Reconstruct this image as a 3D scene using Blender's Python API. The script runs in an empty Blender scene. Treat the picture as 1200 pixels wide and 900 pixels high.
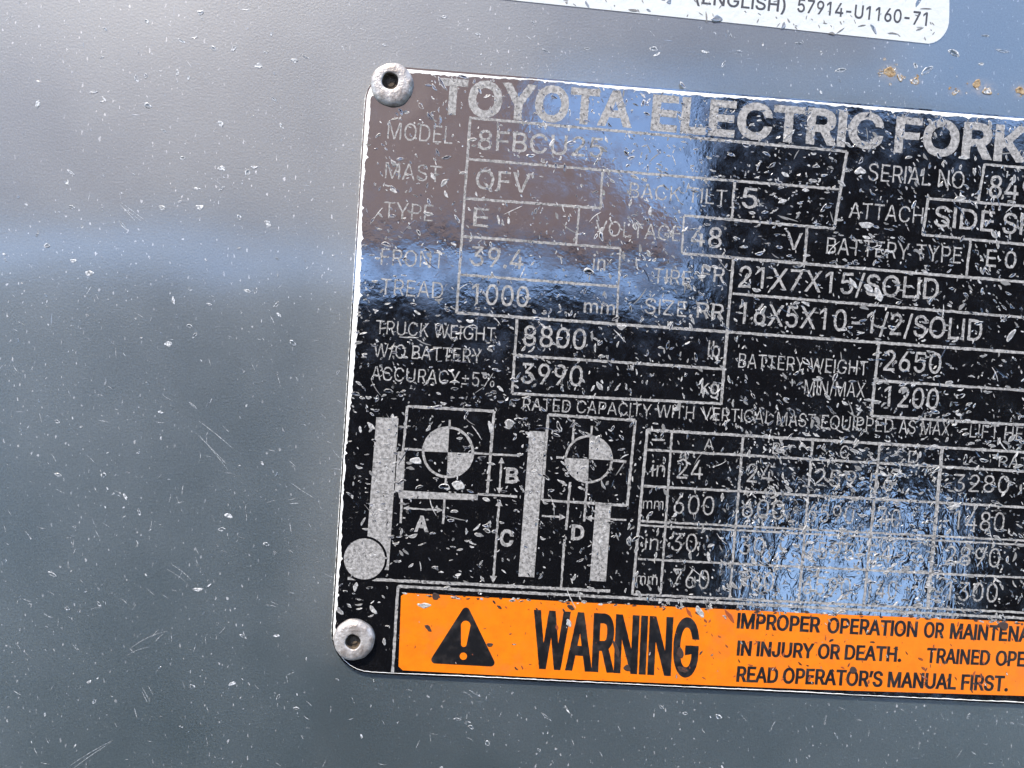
import bpy, bmesh, math, random, os
from mathutils import Matrix, Vector
random.seed(7)
S = bpy.context.scene
COL = S.collection
RAD = math.radians

# ------------------------------------------------------------------ camera
FPX, CAMH, TILT = 1000.0, 0.16, 50.0           # focal length in photo pixels, distance, tilt of the panel
a, b, c = RAD(2.94), RAD(-2.77), RAD(3.9)
RX = Matrix(((1, 0, 0), (0, math.cos(a), -math.sin(a)), (0, math.sin(a), math.cos(a))))
RY = Matrix(((math.cos(b), 0, math.sin(b)), (0, 1, 0), (-math.sin(b), 0, math.cos(b))))
RZ = Matrix(((math.cos(c), -math.sin(c), 0), (math.sin(c), math.cos(c), 0), (0, 0, 1)))
RC = (RX @ RY @ RZ).transposed()                # camera axes (x right, y down, z forward) -> panel axes
M = Matrix.Translation((0, 0, 1.25)) @ Matrix.Rotation(RAD(TILT), 4, 'X')   # panel frame -> world

def ray(px, py):
    r = RC @ Vector(((px - 600) / FPX, (py - 450) / FPX, 1))
    return Vector((r.x, -r.y, -r.z))
def P(px, py, z=0.0):
    """point of the panel plane (metres) from a measured photo position"""
    r = ray(px, py)
    t = (CAMH - z) / -r.z
    return Vector((r.x * t, r.y * t, z))
flip = Matrix(((1, 0, 0), (0, -1, 0), (0, 0, -1)))
right, up, back = flip @ RC.col[0], -(flip @ RC.col[1]), -(flip @ RC.col[2])
cm = Matrix((right, up, back)).transposed().to_4x4()
cam = bpy.data.objects.new('camera', bpy.data.cameras.new('camera'))
COL.objects.link(cam)
cam.data.sensor_width = 36
cam.data.lens = FPX / 1200 * 36
cam.data.clip_start = 0.005
cam.data.clip_end = 2000
cam.matrix_world = M @ Matrix.Translation((0, 0, CAMH)) @ cm
S.camera = cam

# ------------------------------------------------------------------ daylight
SUN = Vector((-0.38, 0.14, 0.90)).normalized()
sun_el = math.asin(SUN.z)
sun_az = math.atan2(SUN.x, SUN.y)
W = bpy.data.worlds.new('World'); S.world = W; W.use_nodes = True
nt = W.node_tree
sky = nt.nodes.new('ShaderNodeTexSky'); sky.sky_type = 'NISHITA'; sky.sun_disc = False
sky.sun_elevation = sun_el; sky.sun_rotation = sun_az; sky.air_density = 1.0; sky.dust_density = 0.5; sky.ozone_density = 0.7
nt.links.new(sky.outputs[0], nt.nodes['Background'].inputs[0])
nt.nodes['Background'].inputs[1].default_value = 0.15
sl = bpy.data.lights.new('sun', 'SUN'); sl.energy = 2.0; sl.angle = RAD(0.6); sl.color = (1.0, 0.88, 0.72)
so = bpy.data.objects.new('sun', sl); COL.objects.link(so)
so.rotation_mode = 'QUATERNION'; so.rotation_quaternion = SUN.to_track_quat('Z', 'Y')
so.location = (0, 0, 10)
S.view_settings.view_transform = 'Standard'; S.view_settings.look = 'None'
S.view_settings.exposure = 1.95; S.view_settings.gamma = 1
S.cycles.max_bounces = 6

# ------------------------------------------------------------------ helpers
def tag(o, label=None, cat=None, group=None, kind=None):
    for k, v in (('label', label), ('category', cat), ('group', group), ('kind', kind)):
        if v: o[k] = v
    return o
def mesh_obj(name, verts, faces, mats, parent=None, mi=None, smooth=False, org=None):
    me = bpy.data.meshes.new(name)
    if org is not None: verts = [Vector(v) - org for v in verts]
    me.from_pydata([tuple(v) for v in verts], [], faces)
    for m in (mats if isinstance(mats, (list, tuple)) else [mats]): me.materials.append(m)
    if mi: me.polygons.foreach_set('material_index', mi)
    if smooth: me.polygons.foreach_set('use_smooth', [True] * len(me.polygons))
    me.update()
    o = bpy.data.objects.new(name, me); COL.objects.link(o)
    if parent is not None: o.parent = parent
    return o
class NB:
    """tiny node-building helper"""
    def __init__(s, name):
        s.m = bpy.data.materials.new(name); s.m.use_nodes = True
        s.t = s.m.node_tree; s.p = s.t.nodes['Principled BSDF']
        s.co = s.t.nodes.new('ShaderNodeTexCoord').outputs['Object']
    def set(s, **k):
        for n, v in k.items():
            i = s.p.inputs[n.replace('_', ' ')]
            if isinstance(v, bpy.types.NodeSocket): s.t.links.new(v, i)
            else: i.default_value = (*v, 1) if isinstance(v, tuple) and len(v) == 3 else v
        return s
    def _in(s, sock, v):
        if isinstance(v, bpy.types.NodeSocket): s.t.links.new(v, sock)
        elif v is not None: sock.default_value = v
    def math(s, op, x, y=None, z=None, clamp=False):
        n = s.t.nodes.new('ShaderNodeMath'); n.operation = op; n.use_clamp = clamp
        s._in(n.inputs[0], x); s._in(n.inputs[1], y)
        if z is not None: s._in(n.inputs[2], z)
        return n.outputs[0]
    def scale(s, v=(1, 1, 1), rot=0, off=(0, 0, 0)):
        n = s.t.nodes.new('ShaderNodeMapping'); s.t.links.new(s.co, n.inputs[0])
        n.inputs['Scale'].default_value = v; n.inputs['Rotation'].default_value = (0, 0, rot); n.inputs['Location'].default_value = off
        return n.outputs[0]
    def noise(s, sc, det=3, ro=0.55, vec=None, dist=0):
        n = s.t.nodes.new('ShaderNodeTexNoise'); s.t.links.new(vec or s.co, n.inputs['Vector'])
        n.inputs['Scale'].default_value = sc; n.inputs['Detail'].default_value = det
        n.inputs['Roughness'].default_value = ro; n.inputs['Distortion'].default_value = dist
        return n.outputs['Fac']
    def voro(s, sc, vec=None, out='Distance', feat='F1'):
        n = s.t.nodes.new('ShaderNodeTexVoronoi'); s.t.links.new(vec or s.co, n.inputs['Vector'])
        n.feature = feat; n.inputs['Scale'].default_value = sc
        return n.outputs[out]
    def rng(s, x, a0, a1, b0=0.0, b1=1.0):
        n = s.t.nodes.new('ShaderNodeMapRange'); s._in(n.inputs[0], x); n.interpolation_type = 'SMOOTHSTEP'
        for i, v in zip((1, 2, 3, 4), (a0, a1, b0, b1)): n.inputs[i].default_value = v
        return n.outputs[0]
    def mix(s, f, x, y):
        n = s.t.nodes.new('ShaderNodeMix'); n.data_type = 'RGBA'
        s._in(n.inputs[0], f)
        s._in(n.inputs[6], (*x, 1) if isinstance(x, tuple) else x); s._in(n.inputs[7], (*y, 1) if isinstance(y, tuple) else y)
        return n.outputs[2]
    def sep(s):
        n = s.t.nodes.new('ShaderNodeSeparateXYZ'); s.t.links.new(s.co, n.inputs[0]); return n.outputs
    def bump(s, h, dist, strength=1.0, prev=None):
        n = s.t.nodes.new('ShaderNodeBump'); s._in(n.inputs['Height'], h)
        n.inputs['Distance'].default_value = dist; n.inputs['Strength'].default_value = strength
        if prev is not None: s.t.links.new(prev, n.inputs['Normal'])
        return n.outputs[0]
    def blob(s, px, py, rx, ry, lo=1.0, hi=0.4):
        """soft elliptical mask centred on a measured place of the panel"""
        q = P(px, py); k = 0.00016
        X, Y, _ = s.sep()
        dx = s.math('DIVIDE', s.math('SUBTRACT', X, q.x), rx * k)
        dy = s.math('DIVIDE', s.math('SUBTRACT', Y, q.y), ry * k)
        r = s.math('SQRT', s.math('ADD', s.math('MULTIPLY', dx, dx), s.math('MULTIPLY', dy, dy)))
        return s.rng(r, lo, hi)

# ------------------------------------------------------------------ materials
def wave_bump(n):
    w = n.bump(n.noise(55, 2, 0.5), 0.00016, 1.0)
    dmp = n.math('MAXIMUM', n.blob(460, 101, 46, 46, 1.0, 0.5), n.blob(415, 748, 44, 44, 1.0, 0.5))
    w = n.bump(dmp, -0.00014, 1.0, w)
    w = n.bump(n.noise(600, 3, 0.6), 0.000018, 1.0, w)
    # hammered, wrinkled zone low on the right of the plate
    msk = n.blob(1000, 640, 230, 150, 1.0, 0.3)
    wr = n.math('MULTIPLY', n.math('SUBTRACT', n.noise(420, 3, 0.6, n.scale((1, 0.55, 1), RAD(-35)), 0.8), 0.5), msk)
    return n.bump(wr, 0.00013, 1.0, w)
# black enamel of the plate
n = NB('black_enamel')
grime = n.noise(260, 5, 0.65)
hair = n.voro(520, n.scale((1, 0.16, 1), RAD(38)))
spk = n.rng(n.noise(2600, 2, 0.6), 0.66, 0.74)
spk2 = n.math('MULTIPLY', spk, n.rng(n.noise(180, 3), 0.45, 0.6))
n.set(Base_Color=n.mix(spk2, n.mix(grime, (0.003, 0.003, 0.0035), (0.007, 0.0065, 0.0065)), (0.28, 0.27, 0.26)),
      Roughness=n.rng(grime, 0.3, 0.8, 0.05, 0.17), IOR=4.4)
hb = n.bump(n.rng(hair, 0.0, 0.05), 0.000012, 0.6, wave_bump(n))
n.set(Normal=hb)
ENAMEL = n.m
# etched bare aluminium: lettering, rules, diagram
def etched(name, lo, hi, wear0, wear1):
    n = NB(name)
    g = n.noise(1500, 3, 0.75)
    worn = n.rng(n.noise(1900, 3, 0.7, n.scale((1, 1, 1), 0, (3, 2, 1))), wear0, wear1)
    patch = n.math('MULTIPLY', worn, n.rng(n.noise(130, 3), 0.35, 0.65, 0.2, 1.0))
    n.set(Base_Color=n.mix(patch, n.mix(n.rng(g, 0.3, 0.7), (lo, lo * .95, lo * .88), (hi, hi * .96, hi * .90)), (0.04, 0.038, 0.036)),
          Roughness=0.5, Metallic=0.0, IOR=1.6, Normal=n.bump(g, 0.00004, 0.8, wave_bump(n)))
    return n.m
ETCH = etched('etched_aluminium', 0.14, 0.40, 0.54, 0.64)
ETCHW = etched('worn_etched_aluminium', 0.15, 0.40, 0.49, 0.62)
# bare chipped metal
n = NB('bare_metal')
g = n.noise(1800, 3, 0.7)
n.set(Base_Color=n.mix(n.rng(g, 0.35, 0.65), (0.26, 0.25, 0.235), (0.62, 0.60, 0.56)), Roughness=0.42, Metallic=0.25, IOR=1.8,
      Normal=n.bump(g, 0.00005, 0.8))
BARE = n.m
n = NB('bare_edge_metal')
g = n.noise(900, 4, 0.7)
n.set(Base_Color=n.mix(n.rng(g, 0.3, 0.6), (0.60, 0.57, 0.50), (0.90, 0.89, 0.85)), Roughness=0.45, IOR=1.7,
      Normal=n.bump(g, 0.0001, 0.9))
EDGE = n.m
n = NB('dulled_metal')
n.set(Base_Color=(0.17, 0.165, 0.155), Roughness=0.4, IOR=1.7, Normal=n.bump(n.noise(1800, 3), 0.00004, 0.8))
DULL = n.m
# panel
n = NB('grey_panel_paint')
g1, g2 = n.noise(30, 4, 0.6), n.noise(2900, 3, 0.7)
lft = P(408, 430).x
X, Y, Z = n.sep()
slant = n.math('SUBTRACT', X, n.math('MULTIPLY', Y, 0.06))
near = n.math('MULTIPLY', n.rng(slant, lft - 0.0115, lft + 0.001), n.rng(slant, lft + 0.010, lft + 0.003))
near = n.math('MULTIPLY', near, n.rng(Y, P(420, 40).y, P(420, 130).y))
near = n.math('MULTIPLY', near, n.rng(Y, P(400, 810).y, P(400, 720).y))
grit = n.math('MULTIPLY', near, n.rng(n.noise(5200, 3, 0.75), 0.50, 0.56))
top = P(840, 108).y
near2 = n.math('MULTIPLY', n.math('MULTIPLY', n.rng(Y, top + 0.006, top - 0.002), n.rng(slant, lft, lft + 0.004)), 0.35)
grit2 = n.math('MULTIPLY', near2, n.rng(n.noise(2300, 3, 0.7), 0.5, 0.6))
fleck = n.math('MULTIPLY', n.rng(n.noise(1700, 2, 0.5, n.scale((1, .5, 1), RAD(30))), 0.665, 0.72), n.rng(g1, 0.35, 0.6))
col = n.mix(g1, (0.007, 0.022, 0.027), (0.015, 0.035, 0.041))
col = n.mix(n.rng(g2, 0.35, 0.65, 0, 0.9), col, (0.045, 0.064, 0.067))
col = n.mix(fleck, col, (0.42, 0.42, 0.42))
col = n.mix(n.math('MULTIPLY', grit, 0.55), col, (0.030, 0.027, 0.018))
dust = n.math('MULTIPLY', near, n.rng(n.noise(4200, 3, 0.7, n.scale((1, 1, 1), 0, (1, 5, 0))), 0.50, 0.62))
col = n.mix(n.math('MULTIPLY', dust, 0.22), col, (0.22, 0.21, 0.15))
col = n.mix(grit2, col, (0.05, 0.04, 0.03))
for rx_, ry_, ra_, rb_ in ((1043, 86, 20, 14), (1073, 95, 10, 8), (1150, 103, 26, 15), (1120, 108, 12, 8), (1196, 106, 16, 13)):
    st_ = n.math('MULTIPLY', n.blob(rx_, ry_, ra_, rb_, 1.0, 0.1), n.rng(n.noise(900, 4, .7), .35, .62))
    col = n.mix(n.math('MULTIPLY', st_, 0.55), col, (0.30, 0.20, 0.085))
sc1 = n.voro(260, n.scale((1, 0.07, 1), RAD(-52)))
sc2 = n.voro(300, n.scale((1, 0.06, 1), RAD(25)))
sc3 = n.voro(420, n.scale((0.09, 1, 1), RAD(-12)))
scr = n.math('MAXIMUM', n.math('MAXIMUM', n.rng(sc1, 0.035, 0.0), n.rng(sc2, 0.03, 0.0)), n.rng(sc3, 0.04, 0.0))
col = n.mix(n.math('MULTIPLY', scr, 0.35), col, (0.38, 0.39, 0.40))
nb = n.bump(n.noise(14, 2), 0.0012, 0.5)
nb = n.bump(g2, 0.000005, 0.9, nb)
nb = n.bump(n.noise(900, 3, 0.6), 0.000010, 0.4, nb)
nb = n.bump(scr, 0.00003, 0.6, nb)
nbb = n.bump(n.noise(2600, 3, 0.7), 0.00005, 0.8, nb)
n.set(Base_Color=col, Roughness=n.math('ADD', n.rng(g1, 0.3, 0.7, 0.44, 0.52), n.math('MULTIPLY', near, 0.1)), IOR=2.7, Coat_Weight=0.95, Coat_Roughness=n.rng(g1, .3, .7, .085, .12), Coat_IOR=2.3, Coat_Normal=nb, Normal=nbb)
PANEL = n.m
n = NB('panel_chip'); g = n.noise(2500, 3)
n.set(Base_Color=n.mix(n.rng(g, .35, .65), (0.14, 0.15, 0.155), (0.60, 0.61, 0.61)), Roughness=0.4, IOR=1.6, Normal=n.bump(g, 0.00006, .8))
PCHIP = n.m
n = NB('rust'); g = n.noise(1500, 4, 0.7)
n.set(Base_Color=n.mix(n.rng(g, .35, .65), (0.20, 0.12, 0.05), (0.40, 0.31, 0.19)), Roughness=0.8, Normal=n.bump(g, 0.0002, 1.0))
RUST = n.m
# orange warning strip and its black print
n = NB('orange_print'); g = n.noise(350, 4, 0.65)
sp = n.rng(n.noise(1500, 2, 0.6), 0.68, 0.74)
o_ = n.mix(n.rng(g, .3, .8), (0.72, 0.175, 0.003), (0.62, 0.14, 0.004))
o_ = n.mix(n.math('MULTIPLY', n.rng(n.noise(120, 5, .7), .5, .7), .5), o_, (0.50, 0.13, 0.025))
n.set(Base_Color=n.mix(sp, o_, (0.35, 0.07, 0.012)), Roughness=0.38, IOR=1.5, Normal=wave_bump(n))
ORANGE = n.m
n = NB('black_print'); g = n.noise(500, 4)
n.set(Base_Color=n.mix(n.rng(g, .4, .8), (0.008, 0.008, 0.009), (0.035, 0.03, 0.028)), Roughness=0.32, IOR=1.5, Normal=wave_bump(n))
BPRINT = n.m
n = NB('orange_scar')
n.set(Base_Color=(0.26, 0.06, 0.02), Roughness=0.4, Normal=n.bump(n.noise(1800, 3), 0.00005, .8)); OSCAR = n.m
n = NB('dark_scar')
n.set(Base_Color=(0.05, 0.032, 0.026), Roughness=0.35, Normal=n.bump(n.noise(1800, 3), 0.00005, .8)); DSCAR = n.m
# rivets
n = NB('rivet_metal'); g = n.noise(500, 5, 0.7)
n.set(Base_Color=n.mix(n.rng(g, .35, .7), (0.50, 0.47, 0.44), (0.20, 0.165, 0.14)), Roughness=0.42, Metallic=0.35, IOR=1.8,
      Normal=n.bump(g, 0.00035, 0.9, n.bump(n.noise(1500, 3), 0.0001, .8)))
RIV = n.m
n = NB('rivet_hole_dirt'); g = n.noise(1200, 4)
n.set(Base_Color=n.mix(g, (0.01, 0.009, 0.008), (0.16, 0.12, 0.08)), Roughness=0.8, Normal=n.bump(g, 0.0003)); HOLE = n.m
n = NB('sticker_paper'); g = n.noise(220, 4, .6)
sp = n.rng(n.noise(1100, 3, 0.6, n.scale((1, .4, 1), RAD(60))), 0.66, 0.72)
n.set(Base_Color=n.mix(n.math('MULTIPLY', sp, .6), n.mix(g, (0.58, 0.60, 0.58), (0.50, 0.52, 0.51)), (0.4, 0.41, 0.4)), Roughness=0.32, IOR=1.6,
      Normal=n.bump(n.noise(700, 4, .6), 0.00012, .8)); PAPER = n.m
n = NB('sticker_ink'); n.set(Base_Color=(0.05, 0.05, 0.055), Roughness=0.5); INK = n.m
# ground and the added unseen shapes that the plate mirrors
n = NB('asphalt'); g = n.noise(40, 5, .7)
n.set(Base_Color=n.mix(g, (0.035, 0.034, 0.033), (0.075, 0.073, 0.07)), Roughness=0.9, Normal=n.bump(g, 0.01)); ASPH = n.m
n = NB('dark_shape_matte')
rib = n.math('SINE', n.math('MULTIPLY', n.sep()[0], 60.0))
n.set(Base_Color=n.mix(n.noise(3, 4), (0.004, 0.004, 0.005), (0.007, 0.007, 0.009)), Roughness=0.7, Normal=n.bump(rib, 0.01), Specular_IOR_Level=0.0); DARK_SHAPE = n.m
n = NB('brown_sheet_matte')
g = n.noise(9, 5, .6, n.scale((0.3, 3, 3)))
n.set(Base_Color=n.mix(g, (0.28, 0.165, 0.135), (0.38, 0.235, 0.195)), Roughness=0.7, Normal=n.bump(g, 0.004)); BROWN_SHEET = n.m

# ------------------------------------------------------------------ panel (the surface everything is fixed to)
def slab(name, poly, z0, z1, mat, parent=None, bev=0.0, org=None, seg=2, mats=None):
    bm = bmesh.new()
    f = bm.faces.new([bm.verts.new((p[0], p[1], z1)) for p in poly])
    if f.normal.z < 0: f.normal_flip()
    r = bmesh.ops.extrude_face_region(bm, geom=[f])
    for v in r['geom']:
        if isinstance(v, bmesh.types.BMVert): v.co.z = z0
    bmesh.ops.recalc_face_normals(bm, faces=bm.faces)
    if bev:
        es = [e for e in bm.edges if all(abs(v.co.z - z1) < 1e-9 for v in e.verts)]
        bmesh.ops.bevel(bm, geom=es, offset=bev, segments=seg, affect='EDGES', profile=0.6)
    if org is not None: bmesh.ops.translate(bm, verts=bm.verts, vec=-Vector(org))
    me = bpy.data.meshes.new(name); bm.to_mesh(me); bm.free()
    me.materials.append(mat)
    o = bpy.data.objects.new(name, me); COL.objects.link(o)
    if parent is not None: o.parent = parent
    return o
panel = slab('panel', [(-.30, -.20), (.36, -.20), (.36, .22), (-.30, .22)], -0.03, 0.0, PANEL, bev=0.006, seg=3)
panel.matrix_world = M
tag(panel, 'scratched grey painted steel panel that carries the data plate', kind='structure')

# ------------------------------------------------------------------ data plate
ZT = 0.0006                                     # top face of the plate
plate = bpy.data.objects.new('data_plate', None); COL.objects.link(plate); plate.matrix_world = M
plate.empty_display_size = 0.01
tag(plate, 'dented black metal data plate with white lettering and orange warning strip riveted on grey panel', 'data plate')

XR = 1760                                        # the plate goes on beyond the right of the frame
def edge_top(x): return 80.5 + (x - 482.5) * 0.0802
def edge_bot(x): return 788.3 + (x - 440) * 0.0472 if x > 440 else 788.3
def lean(x): return 0.0605 + (x - 400) * 0.00005
out = []                                         # outline in photo pixels, clockwise from the top left
for i in range(9):                               # top left corner arc
    t = i / 8 * math.pi / 2
    out.append((471 - 43 * math.cos(t), 122 - 42.5 * math.sin(t)))
out += [(x, edge_top(x)) for x in range(490, XR - 30, 12)]
ry = edge_top(XR)
for i in range(7):
    t = i / 6 * math.pi / 2
    out.append((XR - 30 + 38 * math.sin(t), ry + 40 - 40 * math.cos(t)))
for i in range(1, 60):
    y = ry + 40 + (edge_bot(XR) - ry - 80) * i / 60
    out.append((XR + 8 - 0.1 * (y - ry), y))
for i in range(7):
    t = i / 6 * math.pi / 2
    out.append((XR - 95 + 33 * math.cos(t), edge_bot(XR) - 40 + 38 * math.sin(t)))
out += [(x, edge_bot(x)) for x in range(XR - 110, 446, -12)]
for i in range(9):                               # bottom left arc
    t = i / 8 * math.pi / 2
    out.append((436 - 47 * math.sin(t), 740 + 48 * math.cos(t)))
NL = 52
for i in range(1, NL):                           # left side
    y = 740 + (122 - 740) * i / NL
    out.append((389 + (740 - y) * 0.0628, y))
outP = [P(*q) for q in out]
slab('plate_sheet', outP, 0.0, ZT, ENAMEL, plate)

# resample perimeter for the bare worn edge
def resample(pts, step):
    res = []
    k = len(pts)
    for i in range(k):
        p, q = Vector(pts[i]), Vector(pts[(i + 1) % k])
        m = max(1, int((q - p).length / step))
        res += [p.lerp(q, j / m) for j in range(m)]
    return res
per = resample([Vector(q) for q in out], 2.2)
vs, fs = [], []
w_prev = 0
for i, q in enumerate(per):
    t = (per[(i + 3) % len(per)] - per[i - 3]).normalized()
    nrm = Vector((-t.y, t.x))                    # inwards (y down, clockwise)
    left = q.x < 480 and q.y < 745
    topm = q.y < edge_top(q.x) + 20 and not left
    base = 7.5 if left and q.y > 100 else (5.0 if topm or left else 1.5)
    if left and q.y > 520: base = 4.4
    w_prev = 0.6 * w_prev + random.uniform(-1, 1) * (1.4 if base > 2 else 0.5)
    w = max(0.7, base * (0.80 + 0.22 * math.sin(i * .05)) + w_prev * 0.55 + (random.random() < .05) * random.uniform(0, 3) * (base > 2))
    o0 = q - nrm * 0.9 + Vector((random.uniform(-.3, .3),) * 2)
    m_ = q + nrm * min(1.6, w * 0.5); i0 = q + nrm * w
    vs += [P(o0.x, o0.y, 0.00002), P(q.x, q.y, ZT * 0.75), P(m_.x, m_.y, ZT + 0.00005), P(i0.x, i0.y, ZT + 0.00003)]
L = len(per)
for i in range(L):
    j = (i + 1) % L
    for k in range(3): fs.append((4 * i + k, 4 * j + k, 4 * j + k + 1, 4 * i + k + 1))
mesh_obj('bare_edge', vs, fs, EDGE, plate)

ZL = ZT + 0.00002                                # printed / etched layer
def rule(pts, w=3.0, mat=None, name='rule_line', z=ZL, jit=0.5, parent=None):
    """a worn line through photo points, width in photo pixels"""
    pts = [Vector(p) for p in pts]
    line = []
    for p, q in zip(pts[:-1], pts[1:]):
        m = max(1, int((q - p).length / 3.5))
        line += [p.lerp(q, j / m) for j in range(m)]
    line.append(pts[-1])
    vs, fs = [], []
    for i, p in enumerate(line):
        t = (line[min(i + 1, len(line) - 1)] - line[max(i - 1, 0)]).normalized()
        nrm = Vector((-t.y, t.x))
        for s in (-1, 1):
            e = p + nrm * s * (w / 2 + random.uniform(-jit, jit) * .8)
            vs.append(P(e.x, e.y, z))
    for i in range(len(line) - 1): fs.append((2 * i, 2 * i + 1, 2 * i + 3, 2 * i + 2))
    o = mesh_obj(name, vs, fs, mat or ETCHW, parent or plate)
    return o
def poly(pts, mat=None, name='diagram_bar', z=ZL, parent=None):
    return mesh_obj(name, [P(x, y, z) for x, y in pts], [tuple(range(len(pts)))], mat or ETCH, parent or plate)
def extend(p, q, x):                             # carry a measured line on beyond the frame
    s = (q[1] - p[1]) / (q[0] - p[0])
    return (x, q[1] + s * (x - q[0]))

# --- lettering
def load_font():
    try:
        f = os.path.join(bpy.utils.system_resource('DATAFILES'), 'fonts', 'Inter.woff2')
        if os.path.exists(f): return bpy.data.fonts.load(f)
    except Exception: pass
    return None
FONT = load_font()
def raw_loops(s, res=4):
    """closed outlines of a string, as lists of 2-D points"""
    cu = bpy.data.curves.new('t', 'FONT'); cu.body = s
    if FONT: cu.font = FONT
    cu.resolution_u = res; cu.fill_mode = 'NONE'
    ob = bpy.data.objects.new('t', cu); COL.objects.link(ob)
    bpy.context.view_layer.update()
    me = bpy.data.meshes.new_from_object(ob.evaluated_get(bpy.context.evaluated_depsgraph_get()))
    nb_ = {}
    for e in me.edges:                           # edges keep the drawing direction of the outline
        nb_[e.vertices[0]] = e.vertices[1]
    co = [Vector(v.co[:2]) for v in me.vertices]
    ls = []; seen = set(); ids = sorted(nb_)
    adj = {}
    for e in me.edges:
        a_, b_ = e.vertices; adj.setdefault(a_, []).append(b_); adj.setdefault(b_, []).append(a_)
    for st in sorted(adj):
        if st in seen: continue
        lp = [st]; seen.add(st); cur = st
        nx = nb_.get(st, adj[st][0])
        while nx not in seen:
            lp.append(nx); seen.add(nx)
            cands = [q for q in adj[nx] if q not in seen]
            if not cands: break
            nx = cands[0]
        if len(lp) > 2: ls.append([co[k] for k in lp])
    bpy.data.objects.remove(ob); bpy.data.curves.remove(cu); bpy.data.meshes.remove(me)
    return ls
CAPH = max(p.y for p in raw_loops('H')[0])
def area(l): return sum(l[i - 1].x * l[i].y - l[i].x * l[i - 1].y for i in range(len(l))) / 2
H_ = raw_loops('H')[0]
STEM = sorted({round(p.x, 4) for p in H_})[1] - min(p.x for p in H_)
SGN = area(H_)
def norm(l):
    x0, y0 = min(p.x for p in l), min(p.y for p in l)
    return x0, [(round(p.x - x0, 4), round(p.y - y0, 4)) for p in l]
REF = {}
for c_ in 'I1': REF[c_] = norm(raw_loops(c_)[0])[1]
def loops_of(s, res=4):
    """outlines with the plain, serifless I and footless 1 of the plate's grotesque lettering"""
    ls = raw_loops(s, res)
    if 'I' not in s and '1' not in s: return ls
    ls = sorted(ls, key=lambda l: min(p.x for p in l)); out_ = []; shift = 0.0
    for l in ls:
        x0, nl = norm(l); hit = None
        for c_ in 'I1':
            r_ = REF[c_]
            if len(r_) == len(nl) and sum(abs(a_ - c2) + abs(b_ - d2) for (a_, b_), (c2, d2) in zip(sorted(nl), sorted(r_))) < .05: hit = c_
        if hit is None: out_.append([Vector((p.x - shift, p.y)) for p in l]); continue
        w = max(p[0] for p in nl)
        if hit == '1':                           # drop the foot bar, keep stem and flag
            if min(p.y for p in l) < .001: continue
            out_.append([Vector((p.x - shift, p.y)) for p in l]); continue
        nw = STEM; sh = [(0, 0), (0, CAPH), (STEM, CAPH), (STEM, 0)]
        gap = (w - nw) * .80; lead = (w - nw - gap) / 2
        pts = [Vector((x0 - shift + lead + a, b)) for a, b in sh]
        if area(pts) * SGN < 0: pts.reverse()
        out_.append(pts); shift += gap
    return out_
def grow(lp, ox, oy):
    """outline thickened by ox, oy (glyph units), mitred with a limit"""
    n_ = len(lp); res = []
    for i in range(n_):
        p0, p1, p2 = lp[i - 1], lp[i], lp[(i + 1) % n_]
        d1, d2 = p1 - p0, p2 - p1
        if d1.length < 1e-7 or d2.length < 1e-7: res.append(p1.copy()); continue
        d1.normalize(); d2.normalize()
        n1, n2 = Vector((-d1.y, d1.x)), Vector((-d2.y, d2.x))    # left side: outside for clockwise outlines
        m = n1 + n2
        if m.length < .2: res.append(p1.copy()); continue
        m.normalize(); k = 1 / max(.6, m.dot(n1))
        res.append(p1 + Vector((m.x * k * ox, m.y * k * oy)))
    return res
from mathutils.geometry import delaunay_2d_cdt
def winding(x, y, loops):
    w = 0
    for lp in loops:
        for i in range(len(lp)):
            (ax, ay), (bx, by) = lp[i - 1], lp[i]
            if (ay <= y) != (by <= y):
                xx = ax + (y - ay) / (by - ay) * (bx - ax)
                if xx > x: w += 1 if by > ay else -1
    return w
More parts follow.
